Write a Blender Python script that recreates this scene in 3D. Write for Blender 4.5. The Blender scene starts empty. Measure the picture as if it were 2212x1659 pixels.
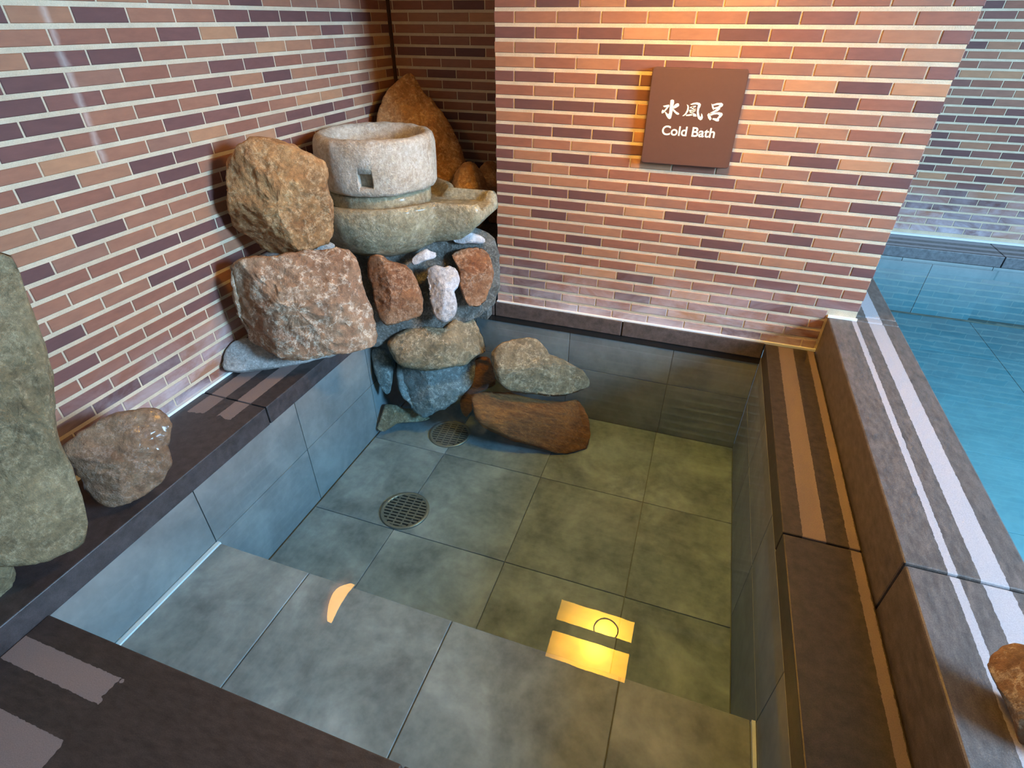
import bpy, bmesh, math, random
from mathutils import Vector, Matrix, noise
random.seed(7)
sc = bpy.context.scene
COL = sc.collection

# ------------------------------------------------------------------ camera
CAM = Vector((1.04396, -2.76844, 1.41089))
R = Matrix(((0.94517089, -0.18672873, 0.26792607),
            (0.32656099, 0.53249179, -0.78090358),
            (0.00314871, 0.82558153, 0.56427406)))
F, CX, CY = 1155.35, 1106.0, 829.5
cd = bpy.data.cameras.new('camera')
cd.sensor_fit = 'HORIZONTAL'; cd.sensor_width = 36.0; cd.lens = F / 2212 * 36
cd.clip_start = 0.02
cam = bpy.data.objects.new('camera', cd); COL.objects.link(cam)
cam.matrix_world = Matrix.Translation(CAM) @ R.to_4x4()
sc.camera = cam

# ------------------------------------------------------------------ world, large lights, exposure
w = bpy.data.worlds.new('world'); sc.world = w; w.use_nodes = True
w.node_tree.nodes['Background'].inputs[0].default_value = (0.36, 0.66, 1.0, 1)
w.node_tree.nodes['Background'].inputs[1].default_value = 0.5

def area(name, loc, target, sx, sy, col, power):
    l = bpy.data.lights.new(name, 'AREA'); l.shape = 'RECTANGLE'; l.size = sx; l.size_y = sy
    l.color = col; l.energy = power
    o = bpy.data.objects.new(name, l); COL.objects.link(o)
    o.location = loc
    o.rotation_euler = (Vector(target) - Vector(loc)).to_track_quat('-Z', 'Y').to_euler()
    return o
WIN = Vector((5.25, -1.95, 1.62))
area('window_right_offscreen', (5.22, -1.95, 1.98), (0.0, -0.5, 0.0), 1.2, 1.35, (0.43, 0.70, 1.0), 670)
vs = sc.view_settings
vs.view_transform = 'Standard'; vs.look = 'None'; vs.gamma = 1.0; vs.use_curve_mapping = False
vs.exposure = -0.08

# ------------------------------------------------------------------ pixel helpers
def ray(u, v):
    return (R @ Vector(((u - CX) / F, -(v - CY) / F, -1.0)))      # unit depth along the axis
def at(u, v, dep):
    return CAM + ray(u, v) * dep
def hit(u, v, ax, val):
    d = ray(u, v); return CAM + d * ((val - CAM[ax]) / d[ax])
def proj(p):
    q = R.transposed() @ (Vector(p) - CAM)
    return (CX + F * q.x / -q.z, CY - F * q.y / -q.z, -q.z)

# ------------------------------------------------------------------ materials
def srgb(r, g, b):
    f = lambda c: (c / 255 / 12.92) if c / 255 <= .04045 else ((c / 255 + .055) / 1.055) ** 2.4
    return (f(r), f(g), f(b), 1)
class NT:
    def __init__(s, name):
        s.m = bpy.data.materials.new(name); s.m.use_nodes = True
        s.t = s.m.node_tree; s.t.nodes.clear()
        s.out = s.t.nodes.new('ShaderNodeOutputMaterial')
    def n(s, typ, **kw):
        nd = s.t.nodes.new('ShaderNode' + typ)
        for k, v in kw.items():
            if k.startswith('i_'):
                nd.inputs[k[2:].replace('_', ' ')].default_value = v
            else: setattr(nd, k, v)
        return nd
    def l(s, a, b): s.t.links.new(a, b)
    def noise(s, scale, detail=4, rough=.55, vec=None, dist=0):
        nd = s.n('TexNoise'); nd.inputs['Scale'].default_value = scale; nd.inputs['Detail'].default_value = detail
        nd.inputs['Roughness'].default_value = rough; nd.inputs['Distortion'].default_value = dist
        if vec: s.l(vec, nd.inputs['Vector'])
        return nd.outputs['Fac']
    def ramp(s, fac, stops, interp='LINEAR'):
        nd = s.n('ValToRGB'); nd.color_ramp.interpolation = interp
        e = nd.color_ramp.elements
        while len(e) < len(stops): e.new(.5)
        for x, (p, c) in zip(e, stops):
            x.position = p; x.color = c if len(c) == 4 else (*c, 1)
        s.l(fac, nd.inputs['Fac']); return nd.outputs['Color']
    def mix(s, fac, a, b, typ='MIX'):
        nd = s.n('Mix', data_type='RGBA', blend_type=typ)
        for sock, v in ((nd.inputs[0], fac), (nd.inputs[6], a), (nd.inputs[7], b)):
            if hasattr(v, 'links'): s.l(v, sock)
            else: sock.default_value = v
        return nd.outputs[2]
    def math(s, op, a, b=0.0, c=None):
        nd = s.n('Math', operation=op)
        for i, v in enumerate((a, b) if c is None else (a, b, c)):
            if hasattr(v, 'links'): s.l(v, nd.inputs[i])
            else: nd.inputs[i].default_value = v
        return nd.outputs[0]
    def bsdf(s, col, rough=.8, bump=None, bstr=.3, bdist=.01, spec=.4, metal=0.0, coat=0.0):
        b = s.n('BsdfPrincipled')
        for k, v in (('Base Color', col), ('Roughness', rough), ('Specular IOR Level', spec), ('Metallic', metal), ('Coat Weight', coat)):
            if hasattr(v, 'links'): s.l(v, b.inputs[k])
            else: b.inputs[k].default_value = v
        b.inputs['Coat Roughness'].default_value = .15
        if bump is not None:
            bp = s.n('Bump'); bp.inputs['Strength'].default_value = bstr; bp.inputs['Distance'].default_value = bdist
            s.l(bump, bp.inputs['Height']); s.l(bp.outputs[0], b.inputs['Normal'])
        s.l(b.outputs[0], s.out.inputs[0]); return s.m
    def pos(s): return s.n('NewGeometry').outputs['Position']
    def sep(s, v):
        nd = s.n('SeparateXYZ'); s.l(v, nd.inputs[0]); return nd.outputs
    def map(s, v, scale, loc=(0, 0, 0)):
        nd = s.n('Mapping'); nd.inputs['Scale'].default_value = scale; nd.inputs['Location'].default_value = loc
        s.l(v, nd.inputs['Vector']); return nd.outputs[0]

PAL = [(0.0, srgb(98, 68, 66)), (.14, srgb(108, 74, 70)), (.27, srgb(134, 90, 74)), (.45, srgb(146, 102, 82)),
       (.61, srgb(138, 100, 84)), (.76, srgb(152, 110, 86)), (.90, srgb(166, 124, 94)), (.95, srgb(120, 82, 74))]
def brick_mat(name, island, bloom):
    t = NT(name)
    rnd = t.n('NewGeometry').outputs['Random Per Island'] if island else t.n('ObjectInfo').outputs['Random']
    col = t.ramp(rnd, PAL, 'CONSTANT')
    p = t.pos()
    off = t.n('VectorMath', operation='ADD'); t.l(p, off.inputs[0])
    cmb = t.n('CombineXYZ'); t.l(t.math('MULTIPLY', rnd, 37.0), cmb.inputs[0]); t.l(t.math('MULTIPLY', rnd, 17.0), cmb.inputs[2]); t.l(cmb.outputs[0], off.inputs[1])
    st = t.noise(1.0, 4, .6, t.map(off.outputs[0], (14, 14, 46)))
    col = t.mix(.32, col, t.ramp(st, [(.3, (.36, .33, .33)), (.7, (.66, .62, .58))]), 'OVERLAY')
    if bloom:                                                       # lime bloom: drip streak and base haze
        z = t.sep(p)[2]
        n1 = t.noise(1, 5, .65, t.map(p, (3.5, 3.5, 6)), .6)
        base = t.math('MULTIPLY', t.ramp(z, [(0.0, (1, 1, 1)), (.34, (0, 0, 0))]), t.ramp(n1, [(.36, (0, 0, 0)), (.66, (1, 1, 1))]))
        col = t.mix(t.math('MULTIPLY', base, .75), col, srgb(205, 200, 208))
        sx = t.sep(p)
        wob = t.math('MULTIPLY', t.math('SUBTRACT', t.noise(11, 3, .6, p), .5), .05)
        dr = t.math('ABSOLUTE', t.math('ADD', t.math('SUBTRACT', sx[1], -1.362), wob))      # lime drip down the left wall
        drip = t.math('MULTIPLY', t.math('MULTIPLY', t.ramp(dr, [(0.0, (1, 1, 1)), (.018, (0, 0, 0))]), t.ramp(sx[2], [(.98, (0, 0, 0)), (1.0, (1, 1, 1))])), t.math('LESS_THAN', sx[0], -.9))
        col = t.mix(t.math('MULTIPLY', drip, .3), col, srgb(226, 220, 212))
    fine = t.noise(420, 3, .7, p)
    return t.bsdf(col, .72, fine, .25, .002, .35)
M_BRICK = brick_mat('brick_mixed_brown', False, True)
M_BRICKI = brick_mat('brick_mixed_brown_field', True, True)
def mortar_mat(name, c1, c2):
    t = NT(name); p = t.pos()
    g = t.noise(260, 3, .75, p); b = t.noise(9, 4, .6, p)
    col = t.mix(.55, t.ramp(g, [(.32, c1), (.68, c2)]), t.ramp(b, [(.3, c1), (.7, c2)]))
    return t.bsdf(col, .95, g, .7, .004, .2)
M_JOINT = mortar_mat('joint_mortar_cream', srgb(184, 167, 142), srgb(222, 207, 181))

def stone_mat(name, dark, light, axis, bands, rough=.5, limit=None, _unused=None, streak=None, lightrough=.75):
    """coping stone: honed dark ground with rougher pale bands running along it"""
    t = NT(name); p = t.pos(); s = t.sep(p)
    c = s[axis]
    jit = t.math('MULTIPLY', t.math('SUBTRACT', t.noise(60, 3, .6, p), .5), .008)
    c = t.math('ADD', c, jit)
    fac = None
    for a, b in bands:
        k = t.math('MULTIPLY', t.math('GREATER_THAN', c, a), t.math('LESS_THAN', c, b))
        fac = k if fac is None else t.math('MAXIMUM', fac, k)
    if fac is None: fac = t.math('MULTIPLY', c, 0.0)
    if limit:                                                       # bands only on one side of a line
        ax, op, val = limit
        n = t.math('MULTIPLY', t.math('SUBTRACT', t.noise(9, 3, .6, p), .5), .16)
        fac = t.math('MULTIPLY', fac, t.math(op, t.math('ADD', s[ax], n), val))
    g = t.noise(330, 3, .7, p)
    sv = t.map(p, streak or (30, 30, 30))
    b = t.noise(1.0, 5, .65, sv)
    d2 = tuple(min(1, x * 2.4) for x in dark[:3]) + (1,)
    dk = t.ramp(b, [(.3, dark), (.72, d2)])
    dk = t.mix(.5, dk, t.ramp(t.math('MULTIPLY', t.math('ADD', g, t.noise(90, 4, .7, sv)), .5), [(.36, (.12, .12, .12)), (.5, (.5, .5, .5)), (.62, (.95, .93, .9))]), 'OVERLAY')
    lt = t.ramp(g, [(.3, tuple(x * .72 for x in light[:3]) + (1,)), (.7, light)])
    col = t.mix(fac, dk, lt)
    rg = t.math('ADD', t.math('MULTIPLY', fac, lightrough - rough), rough)
    hh = t.math('ADD', t.math('MULTIPLY', g, .5), t.math('MULTIPLY', b, .5))
    return t.bsdf(col, rg, hh, .35, .004, .5)
DK = srgb(47, 42, 36); LT = srgb(136, 124, 122)
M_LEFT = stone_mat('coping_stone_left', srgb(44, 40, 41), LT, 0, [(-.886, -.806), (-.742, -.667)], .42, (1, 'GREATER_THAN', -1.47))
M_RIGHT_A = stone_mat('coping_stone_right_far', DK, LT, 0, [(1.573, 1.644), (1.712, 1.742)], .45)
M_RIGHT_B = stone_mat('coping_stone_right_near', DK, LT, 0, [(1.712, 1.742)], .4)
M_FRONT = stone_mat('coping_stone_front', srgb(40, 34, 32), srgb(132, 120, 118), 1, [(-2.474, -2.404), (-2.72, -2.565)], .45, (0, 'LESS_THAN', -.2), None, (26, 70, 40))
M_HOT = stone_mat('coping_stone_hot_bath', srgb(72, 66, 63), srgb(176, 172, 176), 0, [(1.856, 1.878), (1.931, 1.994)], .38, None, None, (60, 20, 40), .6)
M_KERB = stone_mat('kerb_stone', srgb(62, 54, 52), LT, 0, [], .5)
M_FARC = stone_mat('coping_stone_far', srgb(70, 74, 78), srgb(160, 162, 168), 1, [(2.23, 2.27), (2.33, 2.38), (2.44, 2.5)], .4)

def tile_mat(name, a, b, c):
    t = NT(name); p = t.pos()
    rnd = t.n('ObjectInfo').outputs['Random']
    off = t.n('VectorMath', operation='ADD'); t.l(p, off.inputs[0])
    cmb = t.n('CombineXYZ'); t.l(t.math('MULTIPLY', rnd, 23.0), cmb.inputs[0]); t.l(t.math('MULTIPLY', rnd, 11.0), cmb.inputs[1]); t.l(cmb.outputs[0], off.inputs[1])
    n1 = t.noise(3.6, 5, .55, off.outputs[0], .5); n2 = t.noise(24, 4, .6, off.outputs[0])
    col = t.ramp(n1, [(.3, a), (.5, b), (.72, c)])
    col = t.mix(.25, col, t.ramp(n2, [(.3, a), (.7, c)]))
    return t.bsdf(col, .6, n2, .06, .003, .35)
M_TILE = tile_mat('bath_tile_grey', srgb(94, 100, 102), srgb(132, 138, 138), srgb(176, 180, 178))
M_WTILE = tile_mat('bath_wall_tile_grey', srgb(104, 108, 108), srgb(122, 126, 126), srgb(142, 146, 144))
M_HTILE = tile_mat('hot_bath_tile_teal', srgb(120, 138, 142), srgb(134, 152, 154), srgb(148, 164, 166))
def plain(name, col, rough=.7, spec=.4, metal=0, scale=80, amt=.12):
    t = NT(name); p = t.pos(); n = t.noise(scale, 4, .6, p)
    c = t.mix(amt, col, t.ramp(n, [(.3, (.25, .25, .25)), (.7, (.8, .8, .8))]), 'OVERLAY')
    return t.bsdf(c, rough, n, .1, .002, spec, metal)
M_GROUT = plain('tile_grout', srgb(120, 118, 108), .9)
M_GROUTD = plain('slab_joint_dark', srgb(24, 21, 20), .9)
M_CAULK = plain('white_sealant', srgb(226, 232, 232), .5, .4, 0, 60, .1)
M_PLASTER = plain('ceiling_plaster', srgb(150, 128, 104), .9)
M_CONC = plain('substrate_concrete', srgb(96, 92, 86), .95)
M_STEEL = plain('drain_steel', srgb(150, 142, 126), .38, .5, .55, 200, .2)
M_SLOT = plain('drain_dark', srgb(28, 26, 24), .5, .4, 0)
M_WOOD = plain('lamp_dark_wood', srgb(58, 36, 22), .6)
M_FRAME = plain('window_frame_paint', srgb(70, 62, 56), .5)

def rock_mat(name, cols, veins=.5, rough=.7, scale=1.0, wet=0.0, stretch=(1, 1, 1)):
    t = NT(name); tc = t.n('TexCoord').outputs['Object']
    v = t.map(tc, tuple(scale * x for x in stretch), (random.random() * 9, random.random() * 9, 0))
    n1 = t.noise(4.0, 8, .7, v, .3); n2 = t.noise(46, 6, .75, v, .1); n3 = t.noise(10, 8, .74, v, .25)
    col = t.ramp(n1, [(.28, cols[0]), (.5, cols[1]), (.72, cols[2])])
    # pale crusty veins
    ridge = t.math('ABSOLUTE', t.math('SUBTRACT', n3, .5))
    vein = t.ramp(ridge, [(0.0, (1, 1, 1)), (.035, (0, 0, 0))])
    col = t.mix(t.math('MULTIPLY', t.math('MULTIPLY', vein, veins), t.ramp(n2, [(.35, (0, 0, 0)), (.6, (1, 1, 1))])), col, cols[3])
    col = t.mix(.55, col, t.ramp(n2, [(.3, (.16, .15, .14)), (.52, (.5, .5, .5)), (.72, (.9, .88, .84))]), 'OVERLAY')
    col = t.mix(t.math('MULTIPLY', .6, t.ramp(n3, [(.30, (1, 1, 1)), (.44, (0, 0, 0))])), col, cols[0])
    h = t.math('ADD', t.math('MULTIPLY', n3, .8), t.math('MULTIPLY', n2, .4))
    return t.bsdf(col, rough, h, .9, .022, .45, 0, wet)
TAN = [srgb(122, 84, 54), srgb(164, 124, 86), srgb(190, 158, 118), srgb(222, 202, 168)]
M_R_TAN = rock_mat('rock_tan_ochre', [srgb(128, 84, 48), srgb(178, 132, 84), srgb(200, 160, 110), srgb(232, 206, 164)])
M_R_BRN = rock_mat('rock_red_brown', [srgb(132, 88, 62), srgb(160, 126, 98), srgb(172, 156, 132), srgb(228, 216, 196)], .8, .7, .8)
M_R_COB = rock_mat('rock_rust_brown', [srgb(112, 66, 40), srgb(150, 104, 70), srgb(170, 132, 100), srgb(206, 184, 160)], .5)
M_R_WHT = rock_mat('rock_pale_quartz', [srgb(150, 134, 122), srgb(188, 186, 188), srgb(214, 216, 222), srgb(240, 242, 246)], .4)
M_R_GRY = rock_mat('rock_olive_grey', [srgb(98, 86, 62), srgb(132, 118, 88), srgb(154, 142, 112), srgb(190, 180, 150)], .35)
M_R_WET = rock_mat('rock_wet_brown', [srgb(104, 70, 48), srgb(134, 104, 78), srgb(150, 132, 108), srgb(190, 180, 168)], .3, .42, 1.0, .35)
M_R_SUB = rock_mat('rock_submerged_tan', [srgb(96, 82, 60), srgb(136, 120, 92), srgb(168, 150, 120), srgb(206, 192, 164)], .6)
M_R_BLU = rock_mat('rock_submerged_slate', [srgb(84, 88, 86), srgb(116, 124, 122), srgb(140, 148, 146), srgb(196, 204, 200)], .6)
M_R_RUST = rock_mat('rock_submerged_rust', [srgb(92, 56, 30), srgb(140, 90, 48), srgb(178, 110, 48), srgb(190, 130, 70)], .3, .7, 1.0, 0, (.6, 2.2, 2.2))
M_MILL = rock_mat('millstone_pale_granite', [srgb(172, 148, 118), srgb(200, 190, 172), srgb(216, 214, 206), srgb(232, 230, 224)], .4, .85, 1.3)
M_MILL2 = rock_mat('millstone_mossy_granite', [srgb(118, 102, 76), srgb(158, 148, 118), srgb(184, 178, 150), srgb(214, 212, 196)], .4, .6, 1.0, .2)
M_CEM = rock_mat('cement_grey', [srgb(70, 70, 64), srgb(100, 100, 94), srgb(132, 132, 126), srgb(180, 186, 186)], .4, .8, 2.0)
M_CEMW = rock_mat('cement_pale', [srgb(140, 138, 132), srgb(170, 172, 170), srgb(198, 202, 202), srgb(228, 232, 234)], .3, .8, 2.0)

def water_mat(name, tint, bump, vol, dens):
    t = NT(name)
    tr = t.n('BsdfTransparent'); tr.inputs[0].default_value = tint
    gl = t.n('BsdfGlossy'); gl.inputs['Roughness'].default_value = 0.0; gl.inputs[0].default_value = (1, 1, 1, 1)
    geo = t.n('NewGeometry'); dt = t.n('VectorMath', operation='DOT_PRODUCT')
    t.l(geo.outputs['Incoming'], dt.inputs[0]); t.l(geo.outputs['True Normal'], dt.inputs[1])
    c1 = t.math('SUBTRACT', 1.0, t.math('ABSOLUTE', dt.outputs['Value']))
    fr = t.math('ADD', .02, t.math('MULTIPLY', .98, t.math('POWER', c1, 5.0)))     # Schlick for water
    if bump:
        bp = t.n('Bump'); bp.inputs['Strength'].default_value = bump; bp.inputs['Distance'].default_value = .01
        t.l(t.noise(7, 2, .4, t.pos(), .4), bp.inputs['Height']); t.l(bp.outputs[0], gl.inputs['Normal'])
    mx = t.n('MixShader'); t.l(fr, mx.inputs[0]); t.l(tr.outputs[0], mx.inputs[1]); t.l(gl.outputs[0], mx.inputs[2])
    va = t.n('VolumeAbsorption'); va.inputs['Color'].default_value = vol; va.inputs['Density'].default_value = dens
    t.l(va.outputs[0], t.out.inputs['Volume'])
    t.l(mx.outputs[0], t.out.inputs[0]); return t.m
M_WATER = water_mat('cold_water', (1, 1, 1, 1), .012, (.10, .72, .92, 1), .42)
M_HWATER = water_mat('hot_water', (1, 1, 1, 1), .03, (.22, .80, .88, 1), 1.0)
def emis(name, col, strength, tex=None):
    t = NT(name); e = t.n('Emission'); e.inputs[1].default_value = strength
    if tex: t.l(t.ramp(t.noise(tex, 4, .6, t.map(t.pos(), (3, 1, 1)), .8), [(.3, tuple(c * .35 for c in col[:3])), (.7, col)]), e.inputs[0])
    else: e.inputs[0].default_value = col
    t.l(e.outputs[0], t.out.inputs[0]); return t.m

# ------------------------------------------------------------------ mesh helpers
def mesh_obj(name, verts, faces, mat, parent=None, smooth=False):
    me = bpy.data.meshes.new(name); me.from_pydata([tuple(v) for v in verts], [], faces); me.update()
    bm = bmesh.new(); bm.from_mesh(me); bmesh.ops.recalc_face_normals(bm, faces=bm.faces); bm.to_mesh(me); bm.free()
    if mat: me.materials.append(mat)
    if smooth: me.polygons.foreach_set('use_smooth', [True] * len(me.polygons))
    o = bpy.data.objects.new(name, me); COL.objects.link(o)
    if parent: o.parent = parent
    return o
def put(o, loc, rotz=0):
    o.location = loc; o.rotation_euler = (0, 0, rotz); return o
BOXF = [(0, 1, 3, 2), (4, 6, 7, 5), (0, 4, 5, 1), (2, 3, 7, 6), (0, 2, 6, 4), (1, 5, 7, 3)]
def box_geo(x0, x1, y0, y1, z0, z1):
    return [(x, y, z) for x in (x0, x1) for y in (y0, y1) for z in (z0, z1)], BOXF
def box(name, x0, x1, y0, y1, z0, z1, mat, parent=None, bev=0.0):
    c = Vector(((x0 + x1) / 2, (y0 + y1) / 2, (z0 + z1) / 2))
    bm = bmesh.new(); bmesh.ops.create_cube(bm, size=1)
    bmesh.ops.scale(bm, vec=(x1 - x0, y1 - y0, z1 - z0), verts=bm.verts)
    if bev: bmesh.ops.bevel(bm, geom=bm.edges[:], offset=bev, segments=2, affect='EDGES', profile=.5)
    me = bpy.data.meshes.new(name); bm.to_mesh(me); bm.free(); me.materials.append(mat)
    o = bpy.data.objects.new(name, me); COL.objects.link(o); o.location = c
    if parent:
        o.parent = parent; o.location = c - parent.location
    return o
def struct(o): o['kind'] = 'structure'; return o
def tag(o, label, cat, group=None, kind=None):
    o['label'] = label; o['category'] = cat
    if group: o['group'] = group
    if kind: o['kind'] = kind
    return o
def thing(name, loc, label, cat, group=None):
    o = bpy.data.objects.new(name, None); COL.objects.link(o); o.location = loc
    o.empty_display_size = .1
    return tag(o, label, cat, group)

# ------------------------------------------------------------------ brick walls
P, PZ = .1976, .05791
JH, JV = .0150, .0062            # horizontal and vertical joint widths
brick_cache = {}
def brick_geo(L, H, D, c=.0022):
    """front face towards -n; x along, y depth (0 front .. D back), z up, with a worn front edge"""
    a, b = L / 2, H / 2
    v = [(-a + c, 0, -b + c), (a - c, 0, -b + c), (a - c, 0, b - c), (-a + c, 0, b - c),
         (-a, c, -b), (a, c, -b), (a, c, b), (-a, c, b), (-a, D, -b), (a, D, -b), (a, D, b), (-a, D, b)]
    f = [(0, 1, 2, 3)] + [(i, 4 + i, 4 + (i + 1) % 4, (i + 1) % 4) for i in range(4)] + [(4 + i, 8 + i, 8 + (i + 1) % 4, 4 + (i + 1) % 4) for i in range(4)]
    return v, f
def brick_mesh(L, H, D, mat):
    k = (round(L, 3), round(H, 3), D, mat.name)
    if k not in brick_cache:
        v, f = brick_geo(L, H, D)
        me = bpy.data.meshes.new('brick'); me.from_pydata(v, [], f); me.update()
        bm = bmesh.new(); bm.from_mesh(me); bmesh.ops.recalc_face_normals(bm, faces=bm.faces)
        if sum(fc.normal.y for fc in bm.faces) > 0: bmesh.ops.reverse_faces(bm, faces=bm.faces)
        bm.to_mesh(me); bm.free()
        me.materials.append(mat); brick_cache[k] = me
    return brick_cache[k]
def brick_wall(base, origin, t, n, s0, s1, ztop, zbase, first, zspan, pitch=P, pz=PZ, cut=None, individual=True, s_vis=None):
    """origin: point with s=0; t along, n outward normal. Courses hang from zbase joint: joint k at zbase-k*pz.
    first(row)-> joint offset"""
    t, n = Vector(t), Vector(n); up = Vector((0, 0, 1))
    rot = Matrix((t, -n, up)).transposed().to_3x3()
    if rot.determinant() < 0: rot = Matrix((-t, -n, up)).transposed().to_3x3()
    tx = rot.col[0]; sgn = tx.dot(t)
    rows = range(-int((ztop - zbase) / pz) - 1, int((zbase - zspan) / pz) + 2)
    cand = []
    for r in rows:
        zt, zb = zbase - (r - 1) * pz - JH / 2, zbase - r * pz + JH / 2
        if zb < zspan + .001 or zt > ztop: continue
        o = first(r)
        k = math.floor((s0 - o) / pitch)
        while o + k * pitch < s1:
            a, b = max(s0, o + k * pitch + JV / 2), min(s1, o + (k + 1) * pitch - JV / 2)
            k += 1
            if cut: a, b = cut(a, b, zb)
            if b - a < .012: continue
            c = Vector(origin) + t * ((a + b) / 2); c.z = (zt + zb) / 2
            u, v, d = proj(c)
            infr = d > .1 and -60 < u < 2272 and -40 < v < 1700
            if s_vis and not (s_vis[0] < (a + b) / 2 < s_vis[1]): infr = False
            cand.append((infr and individual, -1 / max(d, .1) if infr else 0, c, b - a, zt - zb))
    ind = sorted([x for x in cand if x[0]], key=lambda x: x[1])
    keep, rest = ind[:300], ind[300:] + [x for x in cand if not x[0]]
    for i, (_, _, c, L, H) in enumerate(keep):
        o = bpy.data.objects.new('brick', brick_mesh(L, H, .012, M_BRICK)); COL.objects.link(o)
        o.parent = base
        o.matrix_local = Matrix.Translation(c - base.location) @ rot.to_4x4()
    if rest:
        V, Fc = [], []
        for _, _, c, L, H in rest:
            v, f = brick_geo(L, H, .012); k = len(V)
            V += [c + rot @ Vector(q) - base.location for q in v]; Fc += [tuple(i + k for i in q) for q in f]
        o = mesh_obj('brick_field', V, Fc, M_BRICKI, base); o['kind'] = 'stuff'
    return len(keep), len(rest)

XL = -.9441; YR = .70; PW = 9.5 * P
# left wall
wl = struct(box('wall_left', XL - .12, XL - .0028, -4.2, YR + .10, -.09, 2.55, M_JOINT))
YL0 = -1.4750
brick_wall(wl, (XL, 0, 0), (0, 1, 0), (1, 0, 0), -4.2, YR, 2.5, 1.3870, lambda r: YL0 + (0 if r % 2 == 0 else P / 2), -.03)
# recess back wall
wr = struct(box('wall_recess', XL - .12, .30, YR + .0028, YR + .12, -.09, 2.55, M_JOINT))
brick_wall(wr, (0, YR, 0), (1, 0, 0), (0, -1, 0), XL + .006, .0, 2.5, 1.3870, lambda r: -.715 + (0 if r % 2 else P / 2), -.03)
# projecting wall block that carries the sign (front, two flanks)
M_BLK = M_JOINT
pb_v, pb_f = [], []
v, f = box_geo(.0035, PW - .0035, .0030, 2.6, .0, 2.55); pb = struct(mesh_obj('wall_back', v, f, M_BLK))
STEP = .1934; SX = 1.752
def cutp(a, b, zb):
    if zb < STEP - .012: b = min(b, SX - .008)
    return a, b
Z0 = 1.4449
brick_wall(pb, (0, 0, 0), (1, 0, 0), (0, -1, 0), 0, PW, 2.5, Z0, lambda r: (0 if r % 2 == 0 else P / 2), -.005, cut=cutp)
brick_wall(pb, (0, 0, 0), (0, 1, 0), (-1, 0, 0), .008, YR, 2.5, Z0, lambda r: (0 if r % 2 else P / 2), -.005, individual=False)
brick_wall(pb, (PW, 0, 0), (0, 1, 0), (1, 0, 0), .008, 2.6, 2.5, Z0, lambda r: (0 if r % 2 else P / 2), STEP, individual=False)
# far wall beyond the hot bath
YF = 2.55
wf = struct(box('wall_far', PW - .05, 6.2, YF + .0028, YF + .12, -.12, 2.55, M_JOINT))
brick_wall(wf, (0, YF, 0), (1, 0, 0), (0, -1, 0), PW, 6.0, 2.5, 1.412, lambda r: 2.66 - 3 * .194 + (0 if r % 2 == 0 else .097), -.085, pitch=.194, pz=.0588, s_vis=(2.45, 6))
# sealant lines at the wall feet
struct(box('trim_1', XL - .004, XL + .018, -4.0, -.75, -.002, .012, M_CAULK))
struct(box('trim_2', .0, SX, -.012, .004, -.006, .007, M_CAULK))
struct(box('trim_3', SX, PW + .004, -.008, .004, STEP - .004, STEP + .008, M_CAULK))
struct(box('trim_4', PW, 6.0, YF - .02, YF + .004, -.096, -.078, M_CAULK))

# ------------------------------------------------------------------ coping slabs
def coping(name, core, pieces):
    """core: dark bedding body, pieces: (x0,x1,y0,y1,z0,z1,mat) slabs sitting proud of it"""
    b = struct(box(name, *core, M_GROUTD))
    for q in pieces: box('coping_slab', *q[:6], q[6], b, q[7] if len(q) > 7 else .004)
    return b
WL = -.088                       # cold water level
g = .0035
XI = -.585                       # left coping inner edge
coping('trim_5', (XL, XI - .012, -4.0, -.02, -.13, -.01),
       [(XL + .002, XI, a + g, b - g, -.092, 0, M_LEFT) for a, b in ((-3.9, -2.63), (-2.63, -1.345), (-1.345, -.06))])
RI, RO = 1.512, 1.752
coping('trim_6', (RI + .012, RO - .002, -4.0, -.004, -.13, -.012),
       [(RI, RO - .004, a + g, b - g, -.1, 0, m) for a, b, m in ((-3.9, -2.63, M_RIGHT_B), (-2.63, -1.346, M_RIGHT_B), (-1.346, -.018, M_RIGHT_A))])
YFR = -2.334
coping('trim_7', (XI - .10, RI + .012, -4.0, YFR - .012, -.2, -.1),
       [(a + g, b - g, -3.9, YFR, -.13, -.082, M_FRONT) for a, b in ((XI - .002, .62), (.62, RI - .002))])
coping('trim_8', (XI, RI, -.012, .03, -.13, -.004),
       [(a + g, b - g, -.020, .02, -.092, -.001, M_KERB) for a, b in ((XI, -.012), (-.012, .76), (.76, RI))])
HX = 2.065
coping('trim_9', (SX + .006, HX - .012, -4.0, 2.2, -.8, STEP - .03),
       [(SX, HX, a + g, b - g, -.09, STEP, M_HOT, .006) for a, b in ((-3.9, -2.95), (-2.95, -1.547), (-1.547, -.005))] +
       [(PW + .004, HX, a + g, b - g, -.09, STEP, M_HOT, .006) for a, b in ((-.005, .055), (.055, 1.46), (1.46, 2.2))])
coping('trim_10', (HX, 6.0, 2.215, YF, -.8, -.11),
       [(a + g, b - g, 2.2, YF - .002, -.178, -.094, M_FARC) for a, b in ((HX, 3.35), (3.35, 4.6), (4.6, 5.9))])

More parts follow.
